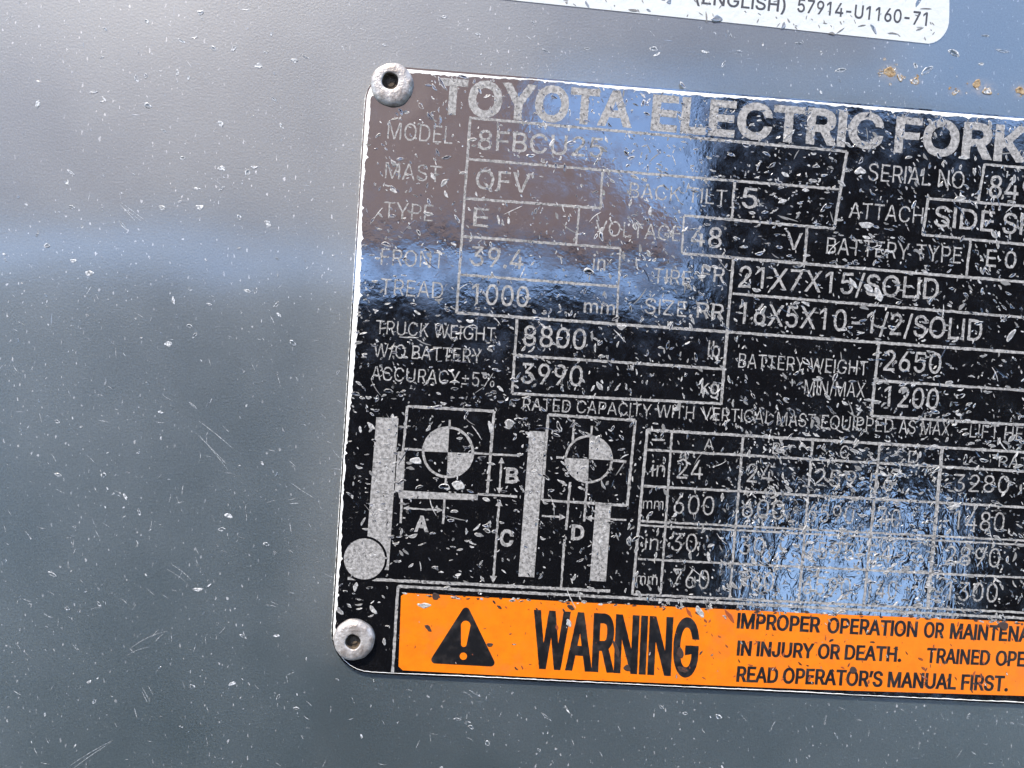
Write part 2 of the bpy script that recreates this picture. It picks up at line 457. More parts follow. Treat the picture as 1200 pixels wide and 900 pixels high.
def text(s, b0, b1, cap, off=0.0, mat=None, parent=None, z=ZL, ln=None, wob=0.33, org=None, offy=None):
    """a line of lettering from baseline start b0 to baseline end b1 (photo pixels), capitals `cap` pixels high"""
    b0, b1 = Vector(b0), Vector(b1)
    lps = [grow(l, off, off if offy is None else offy) for l in loops_of(s)]
    xs = [p.x for l in lps for p in l]; x0, x1 = min(xs), max(xs)
    lx = lean((b0.x + b1.x) / 2) if ln is None else ln
    oy = off if offy is None else offy
    upv = Vector((lx, -1)) * cap / (CAPH + 2 * oy)
    loops = []
    for l in lps:                                # to photo pixels, outline resampled and roughened
        q = [b0 + (b1 - b0) * ((p.x - x0) / (x1 - x0)) + upv * (p.y + oy) for p in l]
        r_ = []
        for i in range(len(q)):
            p0, p1 = q[i], q[(i + 1) % len(q)]
            m = max(1, int((p1 - p0).length / 3.0))
            for k in range(m): r_.append(p0.lerp(p1, k / m) + Vector((random.uniform(-wob, wob), random.uniform(-wob, wob))))
        loops.append(r_)
    # group overlapping glyph outlines and fill them by the non-zero rule
    boxes = [(min(p.x for p in l), max(p.x for p in l)) for l in loops]
    order = sorted(range(len(loops)), key=lambda k: boxes[k][0]); groups = []
    for k in order:
        if groups and boxes[k][0] < groups[-1][1] + .01: groups[-1][0].append(loops[k]); groups[-1][1] = max(groups[-1][1], boxes[k][1])
        else: groups.append([[loops[k]], boxes[k][1]])
    V, F = [], []
    for gl, _ in groups:
        vin = [Vector((p.x, p.y)) for l in gl for p in l]; ed = []; b_ = 0
        for l in gl:
            ed += [(b_ + i, b_ + (i + 1) % len(l)) for i in range(len(l))]; b_ += len(l)
        vo, eo, fo, *_r = delaunay_2d_cdt(vin, ed, [], 0, 1e-4)
        base = len(V); V += [P(v.x, v.y, z) - (org if org is not None else Vector()) for v in vo]
        for f in fo:
            cx = sum(vo[i].x for i in f) / len(f); cy = sum(vo[i].y for i in f) / len(f)
            if winding(cx, cy, gl) != 0: F.append(tuple(base + i for i in reversed(f)))
    o = mesh_obj('lettering', V, F, mat or ETCH, parent if parent is not None else plate)
    o['label'] = 'lettering ' + s
    return o
TB, TN, TV = 0.028, -0.004, 0.004                # weights: title, small labels, stamped values
for s, p, q in (('TOYOTA', (512, 133.5), (740, 150)), ('ELECTRIC', (762, 153), (1034, 176)), ('FORKLIFT', (1047, 178.7), (1318, 200.5))):
    text(s, p, q, 42.5, TB)
W_ = ETCHW
for s, p, q, cp, off, m in (
    ('MODEL', (453.7, 162.5), (530, 168.7), 20, TN, W_), ('MAST', (451, 208.7), (516, 213.7), 19, TN, W_), ('TYPE', (449, 255), (507, 259.5), 19, TN, W_),
    ('FRONT', (446, 310), (520, 315), 19, TN, W_), ('TREAD', (445.5, 345), (518.7, 350), 19, TN, W_),
    ('8FBCU25', (559.5, 175), (706, 185), 23, TV, W_), ('QFV', (557, 221), (621, 226.5), 23, TV, W_), ('E', (554, 265), (572, 266.5), 22, TV, W_),
    ('39.4', (551, 311), (613, 316), 23, TV, W_), ('1000', (552, 356), (619, 360), 24, TV, None),
    ('in', (694, 316), (709, 317.5), 18, TV, W_), ('mm', (684, 366), (720, 369), 16, TV, None),
    ('BACK TILT', (737, 231.5), (851, 240.5), 17.5, TN, W_), ('5', (869, 243), (887, 245), 24, TV, None),
    ('VOLTAGE', (697, 275), (797, 283), 17.5, TN, W_), ('48', (809, 288), (845, 291), 24, TV, None), ('V', (921, 292), (939, 293.5), 20, TV, None),
    ('BATTERY TYPE', (968, 297), (1126, 309), 19, TN, None), ('E 0', (1155, 312), (1190, 315), 20, TV, None),
    ('SERIAL NO.', (1017, 211), (1135, 222), 20, TN, None), ('849', (1158, 231), (1211, 236), 26, TV, None),
    ('ATTACH', (994.5, 255), (1081, 262), 18.5, TN, None), ('SIDE', (1094, 265), (1164, 272), 24, TV, None), ('SHIFT', (1174, 273), (1258, 281), 24, TV, None),
    ('21X7X15/SOLID', (865, 336.5), (1099, 351.5), 25, TV, None), ('16X5X10-1/2/SOLID', (865, 379), (1150, 400), 25, TV, None),
    ('TIRE', (765, 331.5), (809, 335.5), 17.5, TN, W_), ('FR', (821, 329), (849, 331.5), 18, TV, None),
    ('SIZE', (755, 367), (804, 371.5), 18, TN, None), ('RR', (816, 372), (848, 374.5), 18, TV, None),
    ('TRUCK WEIGHT', (440, 391), (580, 400), 16, TN, None), ('W/O BATTERY', (437.5, 418), (564, 425.5), 16, TN, None), ('ACCURACY\u00b15%', (434.5, 445), (579, 453.5), 16, TN, None),
    ('8800', (612.5, 405), (686, 410), 24, TV, None), ('3990', (610, 449), (682, 453), 24, TV, None),
    ('lb', (829, 418), (843, 419.5), 19, TV, None), ('kg', (821, 461), (842, 462.5), 17, TV, None),
    ('BATTERY WEIGHT', (865, 430.5), (1016, 440), 16.5, TN, None), ('MIN/MAX', (942, 462), (1013, 466), 17, TN, None),
    ('2650', (1035, 434), (1102, 438), 24, TV, None), ('1200', (1035, 476), (1099, 480), 24, TV, None),
    ('RATED CAPACITY WITH', (612.5, 480.5), (813, 491), 14.5, TN, None), ('VERTICAL', (822, 491.5), (904, 497), 15, TN, None), ('MAST', (910, 498), (955, 501), 15.5, TN, None),
    ('EQUIPPED', (962, 502), (1046, 507), 16, TN, None), ('AS MAX.', (1053, 507.5), (1116, 511), 16, TN, W_), ('LIFT HEIGHT', (1136, 512.5), (1240, 519), 16, TN, W_),
    ('A', (825, 527), (836, 527.7), 13, TN, None), ('B', (905, 531.5), (914, 532), 13, TN, None), ('C', (984, 537), (994, 537.5), 15, TN, W_), ('D', (1064, 542), (1076, 543), 14, TN, W_),
    ('RATED', (1170, 547), (1232, 551), 13, TN, W_),
    ('in', (763, 558), (779, 559), 18, TN, None), ('24', (793, 560.5), (823, 562), 23, TN, None), ('24', (875, 565), (904, 566.5), 22, TN, None),
    ('259', (954, 569), (1002, 572), 20, TN, W_), ('56', (1018, 574), (1046, 575.5), 20, TN, W_), ('3280', (1117, 575.5), (1182, 578), 20, TN, W_),
    ('mm', (753, 596), (777, 597), 13, TN, None), ('600', (789, 601.5), (836, 604), 22, TN, None), ('600', (869, 606), (918, 609), 22, TN, W_),
    ('6590', (946, 611), (1000, 614), 21, TN, W_), ('140', (1018, 616), (1054, 618), 21, TN, W_), ('1480', (1117, 620), (1176, 623), 22, TN, W_),
    ('in', (755, 644), (771, 645), 18, TN, None), ('30', (786, 645), (816, 647), 21, TN, None), ('30', (866, 649), (895, 651), 21, TN, W_),
    ('2595', (942, 654), (1000, 657), 20, TN, W_), ('54', (1016, 658), (1044, 660), 20, TN, W_), ('2890', (1107, 661.5), (1171, 665), 22, TN, W_),
    ('mm', (745, 684), (770, 685.5), 13, TN, None), ('760', (787, 688), (830, 690.5), 22, TN, None), ('760', (864, 691), (906, 693), 22, TN, W_),
    ('6590', (940, 696), (996, 699), 21, TN, W_), ('140', (1014, 700), (1050, 702), 21, TN, W_), ('1300', (1107, 703), (1168, 706), 22, TN, W_)):
    text(s, p, q, cp, off, m)

XE = 1700
def run(p, q, w=3.0, mat=None): rule([p, q, extend(p, q, XE)] if q[0] >= 1199 else [p, q], w, mat)
for p, q, w in (
    ((550, 138), (992.5, 177.5), 3.2), ((551, 138), (535, 367), 3), ((550, 186.5), (985, 222), 3), ((546, 232.5), (704, 244), 3), ((706, 199), (703.7, 244), 2.6),
    ((679, 243), (675, 286), 2.4), ((992.5, 177.5), (977.5, 268), 3.4), ((861, 212), (857.5, 258), 3), ((802, 252.5), (978, 268), 3),
    ((801.5, 253), (799, 297), 2.4), ((543, 277), (727, 291), 3), ((727, 291), (722.5, 378), 2.6), ((540, 322), (725, 336), 3), ((800, 297), (1200, 330.5), 3.2),
    ((946, 265), (942.5, 308), 3), ((1137.5, 282), (1132.5, 323), 3), ((1154, 192.5), (1200, 196.5), 3), ((1154, 192), (1146, 238), 3), ((1088, 232.5), (1200, 241.5), 3),
    ((1088, 232), (1081, 275.5), 3), ((1081, 275), (1200, 286.5), 3), ((859.5, 301), (852, 390), 3.2), ((852, 390), (845, 474), 3.2), ((858.5, 344), (1200, 372), 3),
    ((535, 366.5), (1200, 413.5), 3.2), ((606, 374), (600, 461), 3), ((604, 416.5), (847, 432.5), 3), ((600, 461), (845, 473), 3),
    ((1030, 402.5), (1021, 487.5), 3.2), ((1027, 446), (1200, 457.5), 3), ((1021, 487.5), (1200, 498), 3),
    # capacity table
    ((758.7, 503.7), (1200, 530), 3.2), ((758, 527), (1200, 552.5), 2.8), ((755, 569.5), (1200, 594.5), 2.8), ((750, 610.5), (1200, 633.5), 2.4), ((749.5, 615.5), (1200, 638.5), 2.2),
    ((747.5, 655), (1200, 677), 2.6), ((742, 696.5), (1200, 718), 2.6), ((758.7, 503), (741, 697), 3.2), ((787.5, 506), (774, 698), 2.6), ((871, 510), (855, 701), 2.8),
    ((952.5, 516), (936, 706), 2.8), ((1031, 521), (1012, 710), 2.8), ((1104, 526), (1087, 713), 4), ((1290, 537), (1268, 722), 3), ((1400, 544), (1376, 727), 3),
    # rules round the diagram and the warning strip
    ((407.5, 677.5), (715, 692.8), 3.4), ((466, 687), (1200, 727 - 2.5), 3.2), ((466.5, 687), (460, 788), 3.2)):
    big = p[1] < 335 and p[0] < 800
    run(p, q, w, ETCHW if (big or (p[0] > 900 and p[1] > 500)) else ETCH)
rule([(764, 515), (779, 516)], 2.2)

# --- diagram of the mast, forks and loads
poly([(441, 489), (467, 490.2), (455.5, 668), (427.5, 667)])
poly([(466, 529), (475, 529.5), (472.5, 577), (462.5, 576.5)])
poly([(620.5, 505), (639, 506), (626, 676.5), (607.5, 675.5)])
poly([(698, 590), (716.5, 591), (710, 681.5), (691, 680.5)])
poly([(466, 574.5), (560, 579.5), (559.5, 587 - 1), (468, 584)])
def ring(cx, cy, r, w, name='diagram_ring', z=ZL, mat=None, ka=1.0):
    k = 56; vs = []; fs = []
    for i in range(k):
        t = i / k * 2 * math.pi
        for rr in (r - w / 2, r + w / 2):
            rr += random.uniform(-.3, .3)
            vs.append(P(cx + rr * math.cos(t), cy + rr * math.sin(t) * ka, z))
    for i in range(k):
        j = (i + 1) % k; fs.append((2 * i, 2 * j, 2 * j + 1, 2 * i + 1))
    mesh_obj(name, vs, fs, mat or ETCH, plate)
def wedge(cx, cy, r, t0, t1, name='diagram_quadrant', mat=None, z=ZL):
    k = max(6, int(abs(t1 - t0) / 6)); pts = []
    if abs(t1 - t0) < 359: pts.append((cx, cy))
    for i in range(k + (abs(t1 - t0) < 359)):
        t = RAD(t0 + (t1 - t0) * i / k); pts.append((cx + r * math.cos(t), cy + r * math.sin(t)))
    return poly(pts, mat, name, z)
ring(525, 530, 29, 3); wedge(525, 530, 27.6, 182, 273); wedge(525, 530, 27.6, 2, 93)
ring(690, 538, 27, 2.6); wedge(690, 538, 25.8, 272, 363); wedge(690, 538, 25.8, 92, 183)
wedge(427, 655, 26.8, 0, 360, 'diagram_wheel_gap', ENAMEL, ZL + 0.000006)
wedge(427, 655, 24, 0, 360, 'diagram_wheel', None, ZL + 0.000014)
for pts, w in (([(477.5, 476), (579, 482)], 3.2), ([(579, 482), (571, 580)], 3.2), ([(477.5, 476), (472, 530)], 3), ([(560, 579), (606, 582)], 2.6),
               ([(527, 492), (526.6, 501)], 2.6), ([(522.8, 560), (522, 572)], 2.6), ([(474, 526), (496, 527.5)], 2.6), ([(554, 531), (609, 534)], 2.6),
               ([(588, 537), (585, 577)], 2.2), ([(470.8, 583), (469.5, 613)], 2.6), ([(521, 583), (519, 614)], 2.8), ([(473, 595.3), (518, 598)], 2),
               ([(585, 586), (578, 681)], 2.6), ([(642.5, 486), (744.5, 492.5)], 3), ([(744.5, 492.5), (735, 592.5)], 3), ([(735, 592.5), (635, 586)], 3), ([(635, 586), (642.5, 486)], 3),
               ([(652, 536), (663, 536.6)], 2.6), ([(716, 539.5), (734, 541)], 2.6), ([(693.5, 499), (692.8, 511)], 2.6), ([(672.5, 492), (671, 520)], 2.6), ([(668, 565), (663.6, 621)], 2.6), ([(661.5, 632), (657.5, 689)], 2.6),
               ([(688, 565), (684.5, 611)], 2.6), ([(635, 604.8), (660, 606)], 2.2), ([(734, 609.5), (688, 607)], 2.2)):
    rule(pts, w, ETCH, 'diagram_line')
def head(x, y, dx, dy, s=5):
    d = Vector((dx, dy)).normalized(); e = Vector((-d.y, d.x)); t = Vector((x, y))
    poly([t, t - d * s * 1.9 + e * s, t - d * s * 1.9 - e * s], None, 'diagram_arrowhead', ZL + 0.000006)
for h in ((588, 536, .05, -1, 3.6), (585, 578.5, -.05, 1, 3.6), (473, 595.3, -1, -.05, 3.4), (518.5, 598, 1, .05, 3.4), (585.2, 585, .05, -1, 4.2), (577.8, 683, -.05, 1, 4.2), (663, 606.2, 1, .05, 4), (686, 607, -1, -.05, 4)):
    head(*h)
for s, p, q, cp in (('B', (592, 566), (607, 567), 18.5), ('A', (485, 623), (502, 624), 19), ('C', (585, 640), (601, 641), 20), ('D', (669, 632.5), (684, 633.5), 18)):
    text(s, p, q, cp, 0.03)

# --- orange warning strip
tz = ZL + 0.00001
top_ = lambda x: 695.5 + (x - 470) * 0.0425 + (8 if False else 0)
strip_pts = [(475, 694.8), (680, 705.8), (940, 718.3), (1200, 728.8), (XE, 749), (XE - 8, 838), (1200, 815.5), (940, 807.5), (680, 796.5), (472, 785.5), (467, 781), (470, 698.5)]
vs = [P(x, y, tz) for x, y in strip_pts]
strip = mesh_obj('warning_strip', vs, [tuple(range(len(vs)))], ORANGE, plate)
strip['label'] = 'orange warning strip with black print along the bottom of the plate'
tp = []
for (x, y), (ux, uy) in (((546, 716.5), (0, -1)), ((575, 776.5), (.87, .5)), ((510, 773), (-.87, .5))):
    a0 = math.atan2(uy, ux)
    for k in range(-4, 5): tp.append((x + 4.6 * math.cos(a0 + k * RAD(15)), y + 4.6 * math.sin(a0 + k * RAD(15))))
def on_strip(pts, mat, name, z): return poly(pts, mat, name, z, strip)
on_strip(tp, BPRINT, 'warning_triangle', tz + 0.00001)
ex = [(545.8 + 5.6 * math.cos(RAD(t)), 733 + 5.6 * math.sin(RAD(t))) for t in range(180, 361, 20)] + [(543.5 + 3.2 * math.cos(RAD(t)), 755 + 3.2 * math.sin(RAD(t))) for t in range(10, 181, 24)]
on_strip(ex, ORANGE, 'exclamation_stroke', tz + 0.00002)
on_strip([(543 + 4.3 * math.cos(RAD(t)), 769 + 4.3 * math.sin(RAD(t))) for t in range(0, 360, 20)], ORANGE, 'exclamation_dot', tz + 0.00002)
for s, p, q, cp, off in (('WARNING', (622.5, 783.5), (817.5, 794), 69, 0.038),
    ('IMPROPER', (863, 736.5), (961, 741.5), 18.5, .034), ('OPERATION', (969, 742), (1074.5, 746.8), 18.5, .034), ('OR', (1082, 747), (1106, 748.3), 18.5, .034), ('MAINTENANCE', (1112.5, 748.6), (1243, 754.6), 18.5, .034),
    ('IN INJURY OR DEATH.', (863, 768.3), (1056, 775.8), 17.8, .034), ('TRAINED', (1085, 776.8), (1159.5, 779.8), 17.8, .034), ('OPERATOR', (1166, 780), (1262, 784), 17.8, .034),
    ("READ OPERATOR\u2019S MANUAL FIRST.", (862.5, 799), (1181, 810.5), 18.5, .034)):
    text(s, p, q, cp, off, BPRINT, strip, tz + 0.00001, 0.045 if s == 'WARNING' else None, 0.15, None, .018)

# ------------------------------------------------------------------ rivets
def rivet(px, py, R, hx, hy, HR):
    c0 = P(px, py); k = (P(px + 1, py) - P(px, py)).length
    R *= k; HR *= k; H = 0.0013
    hc = P(hx, hy, H) - P(px, py, H)
    prof = [(1.0, 0.0, 0), (1.02, .2, 0), (1.01, .42, 0), (.97, .66, 0), (.90, .84, 0), (.78, .95, .2), (.62, 1.0, .6)]
    inner = [(1.15, 1.0), (1.04, .97), (1.0, .85), (.95, .4), (.93, .02)]
    seg = 56; rings = []
    rnd = [random.uniform(-1, 1) for _ in range(6)]
    def wob(t): return 1 + .012 * math.sin(3 * t + rnd[0]) + .010 * math.sin(5 * t + rnd[1]) + .006 * math.sin(11 * t + rnd[2])
    for r, z, m in prof:
        rings.append([(R * r * wob(t) * math.cos(t) + hc.x * m, R * r * wob(t) * math.sin(t) + hc.y * m, H * z) for t in [i / seg * 2 * math.pi for i in range(seg)]])
    for r, z in inner:
        rings.append([(HR * r * (1 + .03 * math.sin(4 * t + rnd[3])) * math.cos(t) + hc.x, HR * r * (1 + .03 * math.sin(4 * t + rnd[3])) * math.sin(t) + hc.y, H * z) for t in [i / seg * 2 * math.pi for i in range(seg)]])
    vs = [v for r in rings for v in r]; fs = []; mi = []
    for a_ in range(len(rings) - 1):
        for i in range(seg):
            j = (i + 1) % seg
            fs.append((a_ * seg + i, a_ * seg + j, (a_ + 1) * seg + j, (a_ + 1) * seg + i)); mi.append(1 if a_ >= len(prof) + 2 else 0)
    o = mesh_obj('rivet', vs, fs, [RIV, HOLE], plate, mi, True)
    o.location = (c0.x, c0.y, ZT)
    fl = rings[-1]
    # mandrel stub at the bottom of the bore
    st = []; ff = []
    for (rr, z) in ((0.95, .04), (.62, .10), (.5, .22), (.0, .26)):
        st += [(HR * rr * math.cos(i / 20 * 2 * math.pi) + hc.x, HR * rr * math.sin(i / 20 * 2 * math.pi) + hc.y, H * z + random.uniform(-.00004, .00004)) for i in range(20)]
    for a_ in range(3):
        for i in range(20):
            j = (i + 1) % 20; ff.append((a_ * 20 + i, a_ * 20 + j, (a_ + 1) * 20 + j, (a_ + 1) * 20 + i))
    mesh_obj('rivet_core', st, ff, HOLE, o)
rivet(460, 101, 24.5, 458.2, 98, 9.6)
rivet(415.5, 748, 23.5, 415, 748.5, 8.8)

# ------------------------------------------------------------------ dents and chips: real little burrs
class Chips:
    def __init__(s): s.v = []; s.f = []; s.m = []
    def add(s, px, py, ln, wd, ang, z, rim, edge_m, floor_m, hs=1.0, cres=0.0):
        """lens-shaped gouge: raised lip all round, higher on one side, sunken floor"""
        K = 12; ca, sa = math.cos(ang), math.sin(ang); base = len(s.v)
        side = random.choice((-1, 1)); hj = [random.uniform(.6, 1.3) for _ in range(K)]
        bend = random.uniform(-.25, .25)
        for (sc, zz) in ((1.0, 0.0), (0.80, 1.0), (0.52, 0.15), ):
            for i in range(K):
                t = i / K * 2 * math.pi
                u = math.cos(t) * ln / 2 * (sc if sc == 1 else sc ** .6)
                w_ = math.sin(t) * abs(math.sin(t)) ** .35 * wd / 2 * sc
                w_ *= hj[i] if sc == 1 else 1
                w_ += cres * wd * (1 - (2 * u / ln) ** 2) + bend * wd * (2 * u / ln) ** 2
                lip = zz * rim * hj[i] * (1.0 if math.sin(t) * side > -.1 else .45) * hs
                s.v.append(P(px + u * ca - w_ * sa, py + u * sa + w_ * ca, z + (lip if zz > .5 else zz * rim * .3)))
        for r in range(2):
            for i in range(K):
                j = (i + 1) % K
                s.f.append((base + r * K + i, base + r * K + j, base + (r + 1) * K + j, base + (r + 1) * K + i)); s.m.append(edge_m if r == 0 or random.random() < .5 else floor_m)
        s.f.append(tuple(base + 2 * K + i for i in range(K))); s.m.append(floor_m)
    def streak(s, px, py, ln, w, ang, z, m, curve=0.0, h=0.00002):
        k = max(3, int(ln / 6)); base = len(s.v); d = ang
        x, y = px, py
        for i in range(k + 1):
            u = i / k; ww = w * math.sin(math.pi * min(max(u, .04), .96)) ** .5
            nx, ny = -math.sin(d), math.cos(d)
            s.v += [P(x + nx * ww / 2, y + ny * ww / 2, z), P(x, y, z + h), P(x - nx * ww / 2, y - ny * ww / 2, z)]
            x += math.cos(d) * ln / k; y += math.sin(d) * ln / k; d += curve / k
        for i in range(k):
            for r in (0, 1): s.f.append((base + 3 * i + r, base + 3 * i + r + 1, base + 3 * i + r + 4, base + 3 * i + r + 3)); s.m.append(m)
    def build(s, name, mats, parent, label):
        o = mesh_obj(name, s.v, s.f, mats, parent, s.m, True); o['kind'] = 'stuff'; o['label'] = label
        return o
def in_plate(x, y):
    return edge_top(x) + 5 < y < edge_bot(x) - 4 and x > 389 + (740 - y) * 0.0628 + 6
def in_strip(x, y): return x > 466 and y > 694 + (x - 470) * 0.0465
def near_rivet(x, y): return (x - 460) ** 2 + (y - 101) ** 2 < 30 ** 2 or (x - 415) ** 2 + (y - 748) ** 2 < 29 ** 2
ch = Chips(); zc = ZL + 0.000012
def ang_pick(x=None, y=None):
    r = random.random()
    if x is not None and r < .6: return RAD(random.gauss(42 + 48 * math.sin(x * .011 + 1.2 * math.sin(y * .009)), 14))
    if r < .55: return RAD(random.gauss(58, 18))
    if r < .8: return RAD(random.gauss(-62, 16))
    return RAD(random.gauss(8, 22))
def dens(x, y):
    d = .9
    if 870 < x < 1120 and 520 < y < 715: d = 2.2
    elif x > 850 and y > 480: d = 1.3
    elif x > 840 and y < 420: d = .85
    elif y < 360 and x < 700: d = .55
    elif x < 600 and y > 470: d = .65
    if y > 650 and x < 740: d *= .5
    return d
for _ in range(12500):
    x, y = random.uniform(395, 1480), random.uniform(85, 735)
    if random.random() > dens(x, y) * .40: continue
    # dents come in loose clusters
    if math.sin(x * .055 + 1.3 * math.sin(y * .04)) * math.sin(y * .061 + math.sin(x * .03)) < -0.28 and random.random() < .6: continue
    if not in_plate(x, y) or in_strip(x, y) or near_rivet(x, y): continue
    ln = random.uniform(4, 9.5) * random.choice((1, 1, .7, 1.3)); wd = ln * random.uniform(.22, .46)
    k = random.random()
    em = 0 if k < .72 else 1; fm = random.choice((0, 2, 2, 1, 1)) if k < .72 else random.choice((2, 2, 1))
    ch.add(x, y, ln, wd, ang_pick(x, y), zc, random.uniform(.00002, .00008), em, fm, cres=random.choice((0, .15, -.15, .3)))
for _ in range(13000):                            # small nicks
    x, y = random.uniform(395, 1480), random.uniform(85, 735)
    if random.random() > dens(x, y) * .42 or not in_plate(x, y) or in_strip(x, y) or near_rivet(x, y): continue
    ch.add(x, y, random.uniform(2, 5), random.uniform(1, 2.2), ang_pick(), zc, random.uniform(.00001, .00003), random.choice((0, 0, 1, 2)), random.choice((0, 1, 2)))
for _ in range(150):                             # drag marks and hair scratches
    x, y = random.uniform(400, 1400), random.uniform(90, 700)
    if not in_plate(x, y) or in_strip(x, y): continue
    ch.streak(x, y, random.uniform(8, 26), random.uniform(.7, 1.6), ang_pick(), zc, random.choice((0, 1, 2)), random.uniform(-.6, .6))
for x, y, l, w, an in ((518, 98, 20, 4, 58), (543, 90, 14, 4, 15), (520, 214, 12, 5, -50), (690, 318, 13, 8, 10), (575, 500, 14, 6, 80), (487, 540, 14, 9, 10), (521, 570, 14, 8, 10), (537, 569, 16, 10, 20),
                       (597, 497, 12, 12, 80), (398, 716, 12, 5, 50), (437, 715, 13, 5, 50), (450, 752, 9, 4, 85), (1030, 345, 18, 8, 70), (1018, 338, 14, 8, 40), (1000, 332, 16, 5, 55), (655, 500, 14, 5, 70), (700, 515, 12, 5, -60),
                       (1185, 393, 18, 7, -55), (1008, 200, 14, 8, 0), (1125, 232, 14, 6, -10), (800, 100, 10, 4, 50), (1015, 264, 18, 7, 5), (925, 158, 18, 4, -40), (562, 108 - 2, 10, 3, 60)):
    if not near_rivet(x, y): ch.add(x, y, l, w, RAD(an), zc + .000002, .00007, 0, random.choice((0, 2, 1)))
ch.build('dent', [BARE, DULL, ENAMEL], plate, 'lens-shaped dents and chips knocked through the black enamel')
# chips on the orange strip
cs = Chips(); zs = tz + 0.000022
for _ in range(560):
    x, y = random.uniform(472, 1480), random.uniform(697, 812)
    y0 = 696 + (x - 470) * .0455; y1 = 785 + (x - 470) * .044
    if not (y0 + 2 < y < y1 - 3): continue
    tb = (y - y0) / (y1 - y0)
    if random.random() > (.32 + .8 * (x > 790)) * (1.25 if tb < .15 else .62): continue
    ln = random.uniform(2, 7); m = random.choice((0, 0, 0, 1, 2, 3))
    cs.add(x, y, ln, ln * random.uniform(.25, .45), ang_pick(), zs, random.uniform(.00001, .00005), random.choice((0, 0, 1, 3)), m)
for x, y, l, w, an, m in ((497, 710, 17, 6, 3, 2), (502, 736, 11, 5, 45, 1), (510, 699, 9, 8, 60, 1), (669, 712, 10, 6, 30, 1), (667, 730, 10, 6, 70, 2), (797, 765, 14, 7, 80, 1), (722, 760, 22, 5, 70, 1), (800, 785, 14, 6, 20, 1), (735, 783, 9, 8, 20, 1), (820, 717, 16, 8, 60, 2), (855, 722, 20, 5, 55, 0), (807, 718, 14, 4, 60, 0), (1000, 786, 9, 9, 0, 1), (1176, 733, 13, 12, 40, 1), (574, 756, 8, 5, 0, 1)):
    cs.add(x, y, l, w, RAD(an), zs + .000002, .00005, m if m != 2 else 2, m)
for _ in range(110):
    x = random.uniform(470, 1400); y = 696 + (x - 470) * .0455 + random.uniform(-1.5, 2.5)
    cs.add(x, y, random.uniform(3, 8), random.uniform(1.5, 3), RAD(random.gauss(3, 15)), zs, .00001, random.choice((1, 2)), random.choice((1, 2, 1)))
cs.build('dent', [OSCAR, DSCAR, BARE, BPRINT], strip, 'dark and reddish dents in the orange print')

